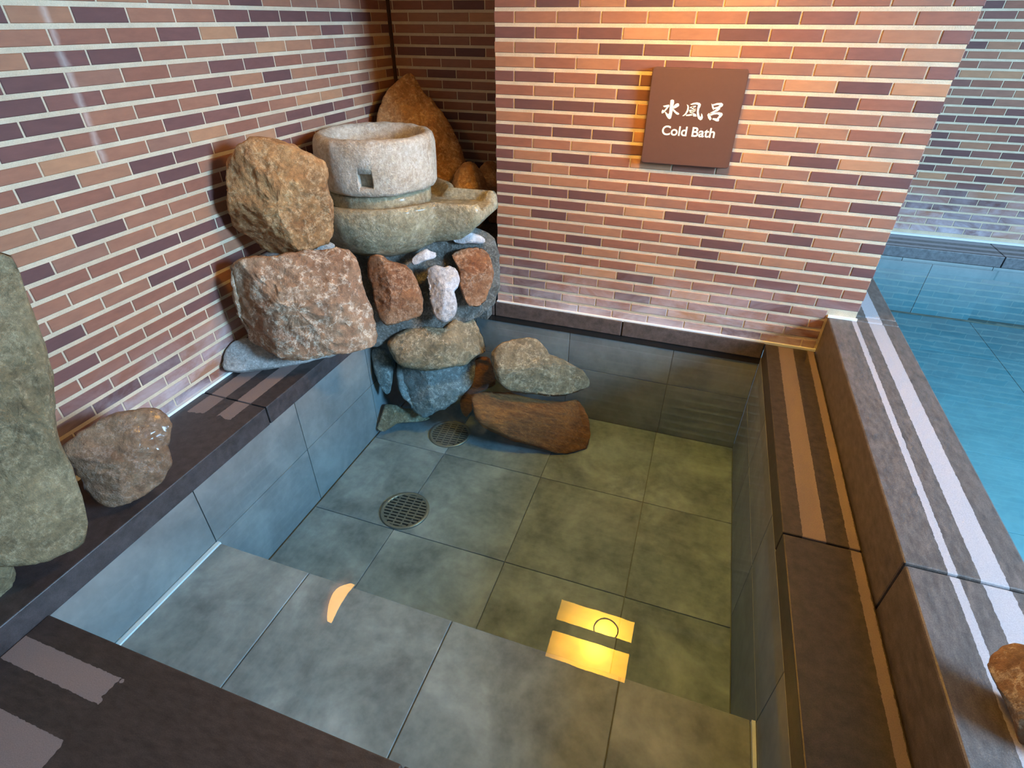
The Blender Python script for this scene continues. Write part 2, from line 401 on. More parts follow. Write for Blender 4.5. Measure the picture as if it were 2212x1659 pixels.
# ------------------------------------------------------------------ cold bath tiling
FZ, BZ, BY = -.735, -.395, -1.78
tg = .0018
def tiles(base, lst, mat, bev=.0015):
    for q in lst: box('tile', *q, mat, base, bev)
fl = struct(box('floor', XI - .05, RI + .05, YFR - .05, .05, FZ - .10, FZ - .009, M_GROUT))
fx = [XI, -.115, .484, 1.057, 1.510]; fy = [BY, -1.235, -.63, -.006]
tiles(fl, [(fx[i] + tg, fx[i + 1] - tg, fy[j] + tg, fy[j + 1] - tg, FZ - .012, FZ) for i in range(4) for j in range(3)], M_TILE)
sl = [-.09, -.385, FZ]
wbl = struct(box('wall_bath_left', XI - .08, XI - .012, YFR - .05, .02, FZ - .1, -.095, M_GROUT))
ly = [YFR, -1.783, -1.178, -.575, -.006]
tiles(wbl, [(XI - .015, XI - .004, ly[i] + tg, ly[i + 1] - tg, sl[j + 1] + tg, sl[j] - tg) for i in range(4) for j in range(2)], M_WTILE)
wbb = struct(box('wall_bath_back', XI, RI, .0, .06, FZ - .1, -.095, M_GROUT))
bx = [XI, -.145, .460, 1.063, 1.511]
sb = [-.09, -.37, FZ]
tiles(wbb, [(bx[i] + tg, bx[i + 1] - tg, -.006, .004, sb[j + 1] + tg, sb[j] - tg) for i in range(4) for j in range(2)], M_WTILE)
wbr = struct(box('wall_bath_right', 1.520, RI + .1, YFR - .05, .02, FZ - .1, -.105, M_GROUT))
tiles(wbr, [(1.511, 1.523, ly[i] + tg, ly[i + 1] - tg, sl[j + 1] + tg, sl[j] - tg) for i in range(4) for j in range(2)], M_WTILE)
wbf = struct(box('wall_bath_front', XI, RI, YFR - .06, YFR - .004, FZ - .1, -.13, M_GROUT))
bn = struct(box('wall_bath_bench', XI, 1.509, YFR - .02, BY - .010, FZ - .05, BZ - .010, M_GROUT))
bxs = [XI + .012, -.137, .479, 1.089, 1.496]
tiles(bn, [(bxs[i] + tg, bxs[i + 1] - tg, YFR + tg, BY, BZ - .012, BZ) for i in range(4)], M_TILE, .003)
tiles(bn, [(bxs[i] + tg, bxs[i + 1] - tg, BY - .012, BY - .001, FZ + tg, BZ - .014) for i in range(4)], M_WTILE)
struct(box('trim_11', XI - .004, XI + .012, YFR, BY + .002, BZ - .008, BZ + .006, M_CAULK))
struct(box('trim_12', 1.498, 1.509, YFR, BY - .002, BZ - .008, BZ + .008, M_CAULK))
# hot bath basin
HW = -.19; HF = -.62
hf = struct(box('floor_hot_bath', HX - .06, 6.0, -4.0, 2.25, HF - .1, HF - .008, M_GROUT))
tiles(hf, [(HX + i * .62 + tg, HX + (i + 1) * .62 - tg, -1.6 + j * .62 + tg, -1.6 + (j + 1) * .62 - tg, HF - .01, HF) for i in range(4) for j in range(6)], M_HTILE)
hb = struct(box('wall_hot_bath_panel', HX, 3.30, 2.16, 2.192, HF, -.205, M_GROUT))  # thin tiled panel added where the far basin wall lies in shade
tiles(hb, [(HX + i * .412 + tg, HX + (i + 1) * .412 - tg, 2.15, 2.162, HF + tg, -.195) for i in range(3)], M_HTILE)
hw = struct(box('wall_hot_bath_far', HX, 6.0, 2.205, 2.26, HF - .1, -.18, M_GROUT))
tiles(hw, [(HX + i * .62 + tg, HX + (i + 1) * .62 - tg, 2.194, 2.206, HF + tg, -.18) for i in range(5)], M_HTILE)

# ------------------------------------------------------------------ water
def pool_water(name, x0, x1, y0, y1, z0, z1, mat, label):
    v, f = box_geo(x0, x1, y0, y1, z0, z1)                          # body of water, its sides run a little into the basin walls
    return tag(mesh_obj(name, v, f, mat), label, 'water', None, 'stuff')
_e = .014                                                           # sides end behind the tile joints
prof = [(YFR - .002, WL), (YFR - .002, BZ - _e), (BY - _e, BZ - _e), (BY - _e, FZ - _e), (-.006 + _e, FZ - _e), (-.006 + _e, WL)]
V = [(x, y, z) for x in (XI - .004 - _e, 1.511 + _e) for y, z in prof]
tag(mesh_obj('bath_water', V, [tuple(range(6)), tuple(range(6, 12))] + [(i, (i + 1) % 6, 6 + (i + 1) % 6, 6 + i) for i in range(6)], M_WATER), 'clear still water filling the cold bath', 'water', None, 'stuff')
pool_water('hot_bath_water', HX - .008, 6.02, -4.02, 2.207, HF - .012, HW, M_HWATER, 'turquoise water of the bath beyond the raised rim')

# ------------------------------------------------------------------ rocks
def rock(name, outline, plane, tf, tb, mat, label, cat='rock', group=None, facets=(), amp=.035, n=2.5, seed=0, nrand=5, K=96, M=16, kind=None, fine=.016, crag=.05):
    rnd = random.Random(seed * 13 + 5)
    A, B, C = [at(*q) for q in plane]
    N = (B - A).cross(C - A).normalized()
    if N.dot(CAM - A) < 0: N = -N
    pts = []
    for u, v in outline:
        d = ray(u, v); pts.append(CAM + d * ((A - CAM).dot(N) / d.dot(N)))
    c = sum(pts, Vector()) / len(pts)
    e1 = Vector((0, 0, 1)).cross(N).normalized(); e2 = N.cross(e1)
    poly = [((p - c).dot(e1), (p - c).dot(e2)) for p in pts]
    rad = []
    for k in range(K):
        a = 2 * math.pi * k / K; dx, dy = math.cos(a), math.sin(a); best = 0
        for (x0, y0), (x1, y1) in zip(poly, poly[1:] + poly[:1]):
            ex, ey = x1 - x0, y1 - y0; den = dx * ey - dy * ex
            if abs(den) < 1e-12: continue
            t = (x0 * ey - y0 * ex) / den; s = (x0 * dy - y0 * dx) / den
            if -1e-6 <= s <= 1 + 1e-6 and t > best: best = t
        rad.append(best)
    rad = [(rad[k - 1] + 2 * rad[k] + rad[(k + 1) % K]) / 4 for k in range(K)]
    rm = sum(rad) / K
    fc = [(math.radians(a), math.radians(t), d) for a, t, d in facets]
    for _ in range(nrand):
        fc.append((rnd.uniform(0, 6.28), math.radians(rnd.uniform(15, 50)), rnd.uniform(.78, .94)))
    fv = [(Vector((math.cos(a) * math.sin(t), math.sin(a) * math.sin(t), math.cos(t))), d) for a, t, d in fc]
    off = Vector((seed * 3.7, seed * 1.9, seed * .7))
    def pt(k, s):                       # s -1..1, 0 silhouette, 1 front pole
        ph = abs(s) * math.pi / 2
        rho = max(math.cos(ph), 0) ** (2 / n); h = math.sin(ph) ** (2 / n)
        a = 2 * math.pi * k / K
        q = Vector((rad[k] / rm * rho * math.cos(a), rad[k] / rm * rho * math.sin(a), h))
        for nv, d in fv:
            e = nv.dot(q) - d
            if e > 0: q -= nv * e * .92
        p = Vector((q.x * rm, q.y * rm, q.z * (tf if s >= 0 else -tb)))
        w = p / rm
        dsp = noise.fractal(w * 1.7 + off, 1.0, 2.0, 5) * amp + noise.fractal(w * 7 + off, .9, 2.1, 4) * fine - abs(noise.noise(w * Vector((3.2, 3.2, 4)) + off * 2)) ** .6 * crag + crag * .4 - abs(noise.fractal(w * 9 + off, .8, 2.1, 3)) * crag * .5
        dirn = Vector((q.x * .6, q.y * .6, (q.z + .2) * (1 if s >= 0 else -1))).normalized()
        return p + dirn * dsp * rm
    V, Fa = [], []
    ss = [-1 + 2 * (i + 1) / (2 * M) for i in range(2 * M - 1)]
    L2 = Matrix((e1, e2, N)).transposed()
    for s in ss:
        for k in range(K): V.append(L2 @ pt(k, s))
    nb = len(V); V.append(L2 @ pt(0, -1)); V.append(L2 @ pt(0, 1))
    for i in range(len(ss) - 1):
        for k in range(K):
            k2 = (k + 1) % K; Fa.append((i * K + k, i * K + k2, (i + 1) * K + k2, (i + 1) * K + k))
    for k in range(K):
        k2 = (k + 1) % K
        Fa.append((nb, k2, k)); j = (len(ss) - 1) * K; Fa.append((nb + 1, j + k, j + k2))
    o = mesh_obj(name, V, Fa, mat, None, True); o.location = c
    return tag(o, label, cat, group, kind)
def cr(x0, y0, s, pts): return [(x0 + x * s, y0 + y * s) for x, y in pts]
S2 = 400 / 1276
# piled boulders beside the bath
rock('boulder', cr(440, 280, S2, [(75, 1040), (130, 985), (230, 905), (330, 880), (520, 870), (700, 820), (900, 815), (1000, 830), (1050, 900), (1090, 1010), (1130, 1150), (1190, 1290), (1220, 1430), (1170, 1480), (1050, 1505), (900, 1520), (700, 1560), (540, 1550), (430, 1510), (320, 1470), (230, 1370), (160, 1260), (110, 1170)]),
     [(463, 606, 2.33), (822, 728, 2.62), (600, 768, 2.55)], .17, .16, M_R_BRN, 'big blocky brown boulder resting on the left coping, lowest of the pile', 'boulder',
     facets=[(176, 52, .66), (-85, 12, .72), (88, 46, .62), (0, 55, .86), (-20, 25, .78)], seed=1, nrand=2, amp=.03, K=176, M=32)
rock('boulder', cr(440, 280, S2, [(160, 250), (210, 150), (255, 85), (310, 58), (360, 45), (440, 60), (520, 85), (600, 105), (680, 140), (760, 190), (830, 240), (855, 310), (850, 380), (870, 470), (885, 560), (890, 680), (890, 730), (860, 780), (760, 815), (650, 840), (540, 862), (470, 862), (400, 830), (370, 790), (330, 740), (250, 700), (215, 640), (190, 560), (170, 450), (160, 340)]),
     [(490, 385, 2.27), (719, 505, 2.46), (590, 548, 2.47)], .15, .12, M_R_TAN, 'rounded golden tan boulder standing on top of the big brown one', 'boulder',
     facets=[(140, 26, .70), (-15, 34, .70), (225, 45, .74), (60, 40, .8)], seed=2, nrand=3, amp=.045, K=176, M=32, fine=.022)
s6 = 300 / 2074
rock('pointed_rock', [(885, 158), (893, 160), (903, 180), (920, 205), (945, 235), (968, 265), (985, 300), (1000, 340), (1008, 375), (1012, 430), (980, 470), (900, 470), (840, 440), (815, 380), (808, 300), (814, 255), (824, 222), (838, 195), (858, 172), (872, 161)],
     [(885, 158, 3.24), (812, 300, 3.2), (1005, 370, 3.32)], .09, .10, M_R_TAN, 'tall pointed rock standing in the brick corner behind the millstone', 'rock',
     facets=[(170, 40, .7), (0, 45, .72)], seed=3, nrand=3)
rock('rock', [(978, 395), (985, 370), (1000, 352), (1016, 352), (1032, 368), (1045, 395), (1052, 430), (1050, 470), (1030, 500), (1000, 500), (980, 460)],
     [(980, 400, 3.12), (1050, 430, 3.2), (1010, 500, 3.15)], .10, .08, M_R_TAN, 'small amber rock wedged between the pointed rock and the sign wall', seed=4)
rock('rock', [(1030, 372), (1045, 352), (1062, 347), (1085, 352), (1100, 400), (1100, 470), (1060, 490), (1040, 440)],
     [(1030, 380, 3.36), (1085, 400, 3.42), (1060, 480, 3.36)], .07, .06, M_R_TAN, 'dark low rock at the foot of the recess wall', seed=5)
s3 = 340 / 2169
def c3(p): return cr(760, 480, s3, p)
rock('cobble', c3([(190, 590), (240, 480), (330, 430), (430, 450), (500, 530), (620, 555), (730, 580), (830, 680), (900, 820), (960, 950), (990, 1080), (990, 1200), (950, 1280), (830, 1330), (700, 1370), (560, 1410), (470, 1420), (400, 1340), (340, 1200), (300, 1000), (280, 860), (210, 760)]),
     [(795, 580, 2.79), (910, 650, 2.86), (850, 695, 2.86)], .085, .08, M_R_COB, 'rust brown cobble set in cement beside the big boulder', 'cobble', 'cobbles set in the cement face', facets=[(180, 50, .62), (20, 20, .8)], seed=6)
rock('cobble', c3([(985, 800), (1000, 680), (1060, 610), (1150, 590), (1260, 620), (1330, 600), (1410, 620), (1470, 690), (1490, 800), (1460, 900), (1410, 960), (1430, 1040), (1450, 1150), (1440, 1250), (1400, 1320), (1290, 1385), (1200, 1360), (1120, 1260), (1040, 1100), (1020, 950)]),
     [(916, 600, 2.86), (992, 610, 2.90), (950, 690, 2.90)], .06, .06, M_R_WHT, 'narrow pale white cobble with a brown flank set in cement', 'cobble', 'cobbles set in the cement face', facets=[(180, 55, .5), (0, 15, .75)], seed=7)
rock('cobble', c3([(1365, 420), (1420, 360), (1560, 300), (1680, 305), (1800, 350), (1880, 430), (1930, 560), (1955, 700), (1930, 850), (1880, 960), (1850, 1080), (1760, 1190), (1680, 1190), (1590, 1130), (1520, 1000), (1470, 860), (1480, 700), (1420, 560)]),
     [(975, 560, 2.92), (1064, 590, 2.98), (1030, 660, 2.98)], .07, .06, M_R_COB, 'tan oval cobble set in cement against the sign wall', 'cobble', 'cobbles set in the cement face', facets=[(100, 40, .6), (-80, 35, .7), (180, 45, .7)], seed=8)
rock('stone_chip', c3([(805, 520), (900, 430), (1030, 360), (1080, 400), (1215, 435), (1150, 490), (1000, 540), (850, 600), (820, 570)]),
     [(890, 565, 2.84), (950, 548, 2.87), (920, 570, 2.86)], .02, .03, M_R_WHT, 'flat white stone chip under the lower millstone', 'stone', seed=9, K=48, M=8)
rock('stone_chip', c3([(1300, 200), (1400, 150), (1520, 130), (1640, 140), (1800, 190), (1860, 270), (1800, 300), (1650, 290), (1500, 300), (1350, 260)]),
     [(965, 512, 2.90), (1050, 520, 2.96), (1010, 528, 2.94)], .03, .03, M_R_WHT, 'pale grey stone chip below the spout of the lower millstone', 'stone', seed=10, K=48, M=8)
# cement that binds the pile
rock('cement', [(715, 600), (735, 545), (790, 520), (880, 515), (960, 500), (1030, 490), (1070, 510), (1076, 560), (1078, 610), (1070, 655), (1040, 680), (990, 705), (930, 720), (860, 735), (800, 752), (760, 740), (735, 690)],
     [(760, 600, 2.90), (1065, 600, 3.08), (850, 735, 3.02)], .03, .22, M_CEM, 'grey cement packed between the cobbles under the millstones', 'cement', kind='stuff', seed=11, amp=.05, n=4.5, nrand=0, K=128, M=14)
rock('cement', [(478, 795), (484, 765), (498, 740), (530, 730), (600, 735), (700, 730), (752, 735), (738, 762), (690, 776), (640, 788), (560, 798), (500, 805)],
     [(480, 795, 2.50), (735, 758, 2.72), (600, 735, 2.62)], .02, .06, M_CEMW, 'pale cement bed spread under the big brown boulder', 'cement', kind='stuff', seed=12, amp=.04, n=3.5, nrand=0)
rock('cement', [(545, 556), (600, 545), (660, 532), (722, 520), (725, 545), (660, 552), (600, 560), (560, 572)],
     [(545, 560, 2.44), (722, 530, 2.54), (600, 560, 2.48)], .02, .08, M_CEMW, 'thin pale cement joint between the two stacked boulders', 'cement', kind='stuff', seed=13, amp=.03, K=64, M=8, nrand=0)
v, f = box_geo(XL + .004, -.03, -.10, YR - .016, -.085, .34)
tag(mesh_obj('cement', v, f, M_CEM), 'rough cement fill behind the cobbles that carries the millstones', 'cement', None, 'stuff')
# boulders on the near part of the left coping
s5b = 400 / 809
def c5(p): return cr(0, 480, s5b, p)
rock('boulder', c5([(0, 60), (40, 110), (75, 200), (110, 310), (150, 400), (185, 490), (210, 570), (235, 680), (240, 780), (245, 900), (265, 970), (310, 1050), (340, 1140), (370, 1230), (390, 1310), (385, 1380), (360, 1420), (290, 1450), (160, 1490), (60, 1510), (-100, 1480), (-330, 1380), (-500, 1100), (-560, 700), (-480, 300), (-250, 80), (-120, 40)]),
     [(0, 520, 1.50), (190, 1130, 1.66), (-200, 1000, 1.40)], .10, .10, M_R_GRY, 'large olive grey boulder standing on the left coping against the wall', 'boulder',
     facets=[(-60, 35, .78), (30, 30, .8)], seed=14, amp=.03, K=160, M=28)
rock('boulder', c5([(260, 970), (300, 945), (360, 910), (430, 870), (520, 830), (600, 812), (680, 810), (730, 840), (745, 880), (745, 930), (728, 965), (738, 1000), (750, 1040), (740, 1090), (700, 1140), (640, 1180), (560, 1225), (490, 1240), (430, 1230), (380, 1190), (340, 1120), (310, 1050), (280, 1010)]),
     [(135, 965, 1.72), (365, 950, 1.92), (235, 1088, 1.83)], .085, .06, M_R_WET, 'small wet brown boulder lying on the dark left coping', 'boulder',
     facets=[(110, 35, .66), (-70, 25, .7), (190, 45, .75)], seed=15, amp=.045, fine=.02)
rock('boulder', [(-160, 1130), (-60, 1140), (0, 1165), (18, 1195), (25, 1225), (22, 1255), (8, 1285), (-40, 1330), (-160, 1370), (-260, 1300), (-250, 1200)],
     [(0, 1165, 1.56), (0, 1290, 1.60), (-160, 1250, 1.42)], .06, .06, M_R_GRY, 'grey boulder at the near foot of the large olive grey one', 'boulder', seed=16)
s8 = 500 / 2212
rock('boulder', cr(1712, 1284, s8, [(1850, 680), (1880, 600), (1950, 540), (2050, 460), (2130, 455), (2230, 480), (2500, 560), (2800, 800), (2900, 1200), (2800, 1700), (2500, 1900), (2330, 1850), (2212, 1659), (2180, 1500), (2140, 1350), (2100, 1180), (2040, 1040), (1960, 900), (1890, 760)]),
     [(2135, 1425, 1.17), (2190, 1640, 1.10), (2320, 1500, 1.08)], .06, .05, M_R_BRN, 'brown boulder on the pale rim of the raised bath', 'boulder', seed=17, facets=[(170, 40, .7)])
# rocks at and under the water
s4b = 560 / 2212
def c4(p): return cr(780, 680, s4b, p)
rock('rock', c4([(205, 225), (330, 150), (420, 105), (480, 130), (520, 105), (640, 115), (700, 120), (800, 40), (900, -5), (1000, 10), (1050, 100), (1110, 240), (1090, 320), (990, 340), (900, 430), (640, 470), (480, 470), (330, 440), (250, 330)]),
     [(835, 737, 2.98), (1045, 705, 3.14), (940, 795, 3.04)], .09, .10, M_R_SUB, 'broad tan rock breaking the water surface below the cobbles', group=None, facets=[(90, 50, .7), (-90, 40, .75)], seed=18, amp=.05)
rock('rock', c4([(195, 520), (250, 420), (360, 420), (640, 440), (900, 410), (975, 370), (985, 480), (950, 600), (850, 700), (720, 790), (540, 880), (430, 820), (310, 760), (230, 720), (205, 620)]),
     [(835, 830, 3.18), (1025, 800, 3.22), (917, 900, 3.26)], .09, .10, M_R_BLU, 'slate grey rock under water below the tan one', seed=19, facets=[(190, 50, .45), (-10, 25, .7)], amp=.04)
rock('rock', c4([(85, 300), (130, 270), (210, 300), (270, 420), (260, 600), (240, 720), (180, 640), (120, 480)]),
     [(805, 760, 3.10), (845, 780, 3.12), (830, 850, 3.2)], .05, .10, M_R_BLU, 'dark narrow rock under water in the corner by the left bath wall', seed=20, K=64, M=10)
rock('rock', c4([(205, 760), (300, 770), (365, 800), (430, 800), (540, 870), (640, 880), (640, 910), (400, 915), (300, 930), (250, 960), (205, 1010), (115, 1005), (140, 950), (165, 880)]),
     [(815, 932, 3.30), (930, 905, 3.36), (860, 880, 3.32)], .04, .10, M_R_SUB, 'flat pointed rock on the bath floor beside the far drain', seed=21, K=80, M=10, amp=.03)
rock('rock', c4([(1105, 330), (1180, 240), (1300, 205), (1400, 195), (1500, 210), (1560, 270), (1600, 340), (1720, 380), (1880, 470), (1920, 510), (1955, 610), (1870, 660), (1750, 735), (1600, 725), (1450, 690), (1270, 650), (1180, 590), (1130, 500)]),
     [(1062, 790, 3.05), (1272, 830, 3.16), (1140, 735, 3.08)], .10, .10, M_R_SUB, 'pale grey wedge shaped rock under water lying on the rust coloured one', seed=22, facets=[(-95, 45, .45), (95, 30, .66)], amp=.03, nrand=2)
rock('rock', c4([(940, 680), (960, 640), (1020, 625), (1150, 630), (1400, 700), (1600, 735), (1750, 745), (1870, 710), (1980, 750), (2080, 830), (2135, 930), (2100, 1030), (1990, 1120), (1870, 1155), (1730, 1195), (1600, 1165), (1450, 1110), (1250, 1060), (1080, 980), (980, 900), (955, 800)]),
     [(1030, 860, 3.14), (1318, 925, 3.26), (1215, 980, 3.19)], .09, .14, M_R_RUST, 'long rust orange rock on the bath floor', seed=23, facets=[(90, 45, .5), (-90, 30, .6), (0, 55, .8)], amp=.03, nrand=1)
rock('rock', c4([(960, 380), (1040, 330), (1110, 340), (1130, 500), (1150, 600), (1040, 640), (950, 680), (900, 760), (940, 880), (860, 860), (840, 720), (940, 600)]),
     [(1035, 790, 3.24), (1060, 830, 3.28), (1000, 880, 3.36)], .03, .12, M_R_RUST, 'dark brown rock under water between the slate and rust rocks', seed=24, K=64, M=10)

# ------------------------------------------------------------------ millstones
MC = Vector((-.592, -.187, 0))
def lathe(name, prof, segs, mat, parent=None, jitter=0.0, seed=0, loc=(0, 0, 0), close=True):
    V, Fa = [], []
    for i, (r, z) in enumerate(prof):
        for k in range(segs):
            a = 2 * math.pi * k / segs
            q = Vector((math.cos(a), math.sin(a), 0))
            d = 1 + jitter * noise.fractal(Vector((math.cos(a) * 2.2 + seed, math.sin(a) * 2.2, z * 9)), 1, 2, 4)
            V.append((q.x * r * d, q.y * r * d, z + jitter * .12 * noise.noise(Vector((q.x * 5 + seed, q.y * 5, z * 5)))))
    n = len(prof)
    for i in range(n - 1):
        for k in range(segs):
            k2 = (k + 1) % segs; Fa.append((i * segs + k, i * segs + k2, (i + 1) * segs + k2, (i + 1) * segs + k))
    if close:
        for k in range(segs):
            k2 = (k + 1) % segs; Fa.append(((n - 1) * segs + k, (n - 1) * segs + k2, k2, k))
    o = mesh_obj(name, V, Fa, mat, parent, True); o.location = loc
    return o
# upper stone: thick ring with a hollow top and a square peg hole
up = thing('upper_millstone', (MC.x, MC.y, .6745), 'pale round upper millstone with a hollow top and a square peg hole', 'millstone')
prof = [(.02, 0), (.20, 0), (.268, .004), (.292, .012), (.301, .03), (.303, .07), (.304, .12), (.305, .17), (.304, .21), (.301, .235), (.294, .252), (.282, .261), (.268, .264), (.254, .262), (.243, .255), (.234, .24), (.226, .215), (.215, .19), (.19, .172), (.12, .165), (.02, .165)]
drum = lathe('drum', prof, 160, M_MILL, up, .034, 3)
# square hole cut into the side that faces the room
hc = hit(783, 384, 1, -.187) ; dirc = (CAM - MC); dirc.z = 0; dirc.normalize()
ph = Vector(((at(783, 383, 2.52)).x, (at(783, 383, 2.52)).y, 0)) - MC; ph.z = 0
hz = .762 - .6745
ha = math.atan2(ph.y, ph.x)
cut_v, cut_f = box_geo(.25, .36, -.034, .034, hz - .034, hz + .034)
cutter = mesh_obj('peg_hole_cutter', [Matrix.Rotation(ha, 3, 'Z') @ Vector(q) for q in cut_v], cut_f, M_MILL, up)
mod = drum.modifiers.new('hole', 'BOOLEAN'); mod.object = cutter; mod.operation = 'DIFFERENCE'; mod.solver = 'EXACT'
bpy.context.view_layer.update()
dg = bpy.context.evaluated_depsgraph_get()
nm = bpy.data.meshes.new_from_object(drum.evaluated_get(dg)); drum.modifiers.clear(); drum.data = nm
bpy.data.objects.remove(cutter)
# lower stone: shallow dish with a spout towards the bath, and a collar carrying the upper stone
lo = thing('lower_millstone', (MC.x, MC.y, .36), 'mossy lower millstone dish with a pouring spout set on cement', 'millstone')
SEG = 160; RL = .395; spa = math.radians(4); SL, SW = .60, .15
def rlow(a):
    d = (a - spa + math.pi) % (2 * math.pi) - math.pi
    if abs(d) < 1.2:
        along = math.cos(d); side = abs(math.sin(d))
        r_side = (SW + .05 * (1 - min(1, max(0, (along - .55) / .4)))) / max(side, 1e-4)
        r_end = SL / along
        return max(RL, min(r_side, r_end)), abs(d) < .17
    return RL, False
V, Fa = [], []
levels = [('o', .60, 0.0), ('o', .80, .05), ('o', .93, .12), ('o', 1.0, .20), ('o', 1.01, .262), ('o', .985, .285), ('i', .035, .286), ('i', .055, .262), ('i', .075, .238), ('c', .26, .234)]
for i, (t_, f_, z_) in enumerate(levels):
    for k in range(SEG):
        a = 2 * math.pi * k / SEG - math.pi; r, end = rlow(a)
        rr = r * f_ if t_ == 'o' else (r - f_ if t_ == 'i' else min(f_, r - .09))
        zz = z_
        if t_ == 'o' and z_ < .2 and r > RL: zz = z_ + (.06 * (1 - z_ / .2)) * min(1, (r - RL) / .12)
        if end and z_ > .245 : zz = .243 if t_ == 'o' else .240
        d = 1 + .03 * noise.fractal(Vector((math.cos(a) * 2.5, math.sin(a) * 2.5, z_ * 12)), 1, 2, 4) * (1 if t_ == 'o' else .3)
        V.append((max(math.cos(a) * rr * d, -.343 + (.02 if t_ == 'i' else 0)), math.sin(a) * rr * d, zz))
for i in range(len(levels) - 1):
    for k in range(SEG):
        k2 = (k + 1) % SEG; Fa.append((i * SEG + k, i * SEG + k2, (i + 1) * SEG + k2, (i + 1) * SEG + k))
Fa.append(tuple(range(SEG))); Fa.append(tuple((len(levels) - 1) * SEG + k for k in range(SEG)))
mesh_obj('dish', V, Fa, M_MILL2, lo, True)
lathe('collar', [(.05, .232), (.262, .232), (.266, .25), (.266, .295), (.258, .311), (.05, .311)], 96, M_MILL2, lo, .012, 5)

# ------------------------------------------------------------------ sign
SGX0, SGX1, SGZ0, SGZ1 = .744, 1.139, .849, 1.239
sg = thing('wall_sign', ((SGX0 + SGX1) / 2, -.002, SGZ0), 'dark brown square sign reading Cold Bath with white Japanese characters on the brick wall', 'sign')
M_SIGN = plain('sign_brown', srgb(92, 66, 58), .45, .4, 0, 40, .06)
M_WHITE = plain('sign_white', srgb(250, 246, 232), .5, .4, 0, 30, .02)
def extrude_poly(name, pts, y0, y1, mat, parent):
    """pts: (x,z) in world, prism between y0 (front) and y1"""
    n = len(pts); V = [(x, y0, z) for x, z in pts] + [(x, y1, z) for x, z in pts]
    Fa = [tuple(range(n)), tuple(range(n, 2 * n))] + [(i, (i + 1) % n, n + (i + 1) % n, n + i) for i in range(n)]
    o = mesh_obj(name, [Vector(q) - parent.location for q in V], Fa, mat, parent); return o
rc = .014; pts = []
for cx, cz, a0 in ((SGX1 - rc, SGZ0 + rc, -90), (SGX1 - rc, SGZ1 - rc, 0), (SGX0 + rc, SGZ1 - rc, 90), (SGX0 + rc, SGZ0 + rc, 180)):
    for k in range(6):
        a = math.radians(a0 + k * 18); pts.append((cx + rc * math.cos(a), cz + rc * math.sin(a)))
brd = extrude_poly('board', pts, -.032, -.002, M_SIGN, sg)
bm = bmesh.new(); bm.from_mesh(brd.data)
bmesh.ops.bevel(bm, geom=[e for e in bm.edges if all(abs(v.co.y + .030) < 1e-5 for v in e.verts)], offset=.003, segments=2, affect='EDGES'); bm.to_mesh(brd.data); bm.free()
s9 = 280 / 2212
def sgp(p):
    r = []
    for x, y in p:
        h = hit(1380 + x * s9, 120 + y * s9, 1, -.0325); r.append((h.x, h.z))
    return r
KAN = [
 [ # mizu
  [(540, 762), (570, 750), (600, 762), (602, 800), (586, 870), (574, 950), (562, 1020), (548, 1070), (522, 1085), (496, 1070), (470, 1030), (444, 965), (460, 962), (498, 1000), (516, 985), (522, 930), (532, 850)],
  [(414, 858), (470, 845), (515, 838), (524, 862), (482, 915), (440, 962), (415, 982), (390, 986), (387, 958), (404, 922), (430, 936), (476, 882), (430, 880)],
  [(690, 845), (680, 817), (655, 814), (622, 830), (578, 880), (594, 908), (640, 890), (682, 862)],
  [(568, 892), (600, 918), (640, 958), (682, 982), (690, 1000), (668, 1012), (636, 1000), (586, 948)]],
 [ # kaze
  [(818, 832), (848, 852), (856, 895), (842, 955), (812, 1000), (772, 1030), (740, 1034), (788, 990), (820, 930), (830, 880)],
  [(876, 832), (930, 808), (990, 799), (1040, 810), (1060, 836), (1050, 872), (1032, 905), (1022, 960), (1030, 1010), (1045, 1046), (1060, 1040), (1066, 984), (1085, 1010), (1093, 1055), (1080, 1090), (1050, 1104), (1014, 1080), (994, 1030), (988, 960), (998, 890), (1012, 842), (962, 832), (900, 842)],
  [(872, 880), (925, 862), (974, 854), (972, 878), (920, 892), (876, 902)],
  [(856, 930), (880, 922), (892, 972), (872, 980)], [(880, 926), (974, 902), (972, 922), (882, 944)], [(948, 912), (976, 904), (966, 952), (944, 956)], [(880, 962), (962, 938), (960, 956), (884, 980)],
  [(904, 872), (934, 868), (926, 1005), (898, 1010)],
  [(804, 1012), (870, 1000), (940, 984), (974, 1000), (984, 1040), (925, 1038), (932, 1016), (860, 1030), (806, 1032)]],
 [ # ro
  [(1238, 818), (1262, 842), (1290, 905), (1272, 930), (1250, 892)],
  [(1258, 834), (1330, 812), (1412, 806), (1440, 832), (1430, 862), (1390, 890), (1348, 906), (1286, 914), (1284, 890), (1350, 872), (1384, 846), (1340, 842), (1270, 856)],
  [(1366, 886), (1392, 908), (1344, 950), (1262, 978), (1212, 980), (1290, 938)],
  [(1168, 1012), (1190, 984), (1216, 990), (1226, 1040), (1242, 1082), (1214, 1106), (1184, 1070)],
  [(1200, 1000), (1280, 974), (1370, 968), (1422, 980), (1432, 1010), (1402, 1050), (1366, 1078), (1370, 1102), (1360, 1122), (1320, 1122), (1252, 1086), (1268, 1068), (1330, 1074), (1374, 1020), (1340, 1002), (1280, 1006), (1216, 1032)]]]
for ch in KAN:
    V, Fa = [], []
    for st in ch:
        q = sgp(st); n = len(q); k = len(V)
        V += [Vector((x, -.0334, z)) - sg.location for x, z in q] + [Vector((x, -.0318, z)) - sg.location for x, z in q]
        Fa += [tuple(k + i for i in range(n)), tuple(k + n + i for i in range(n))] + [(k + i, k + (i + 1) % n, k + n + (i + 1) % n, k + n + i) for i in range(n)]
    mesh_obj('character', V, Fa, M_WHITE, sg)
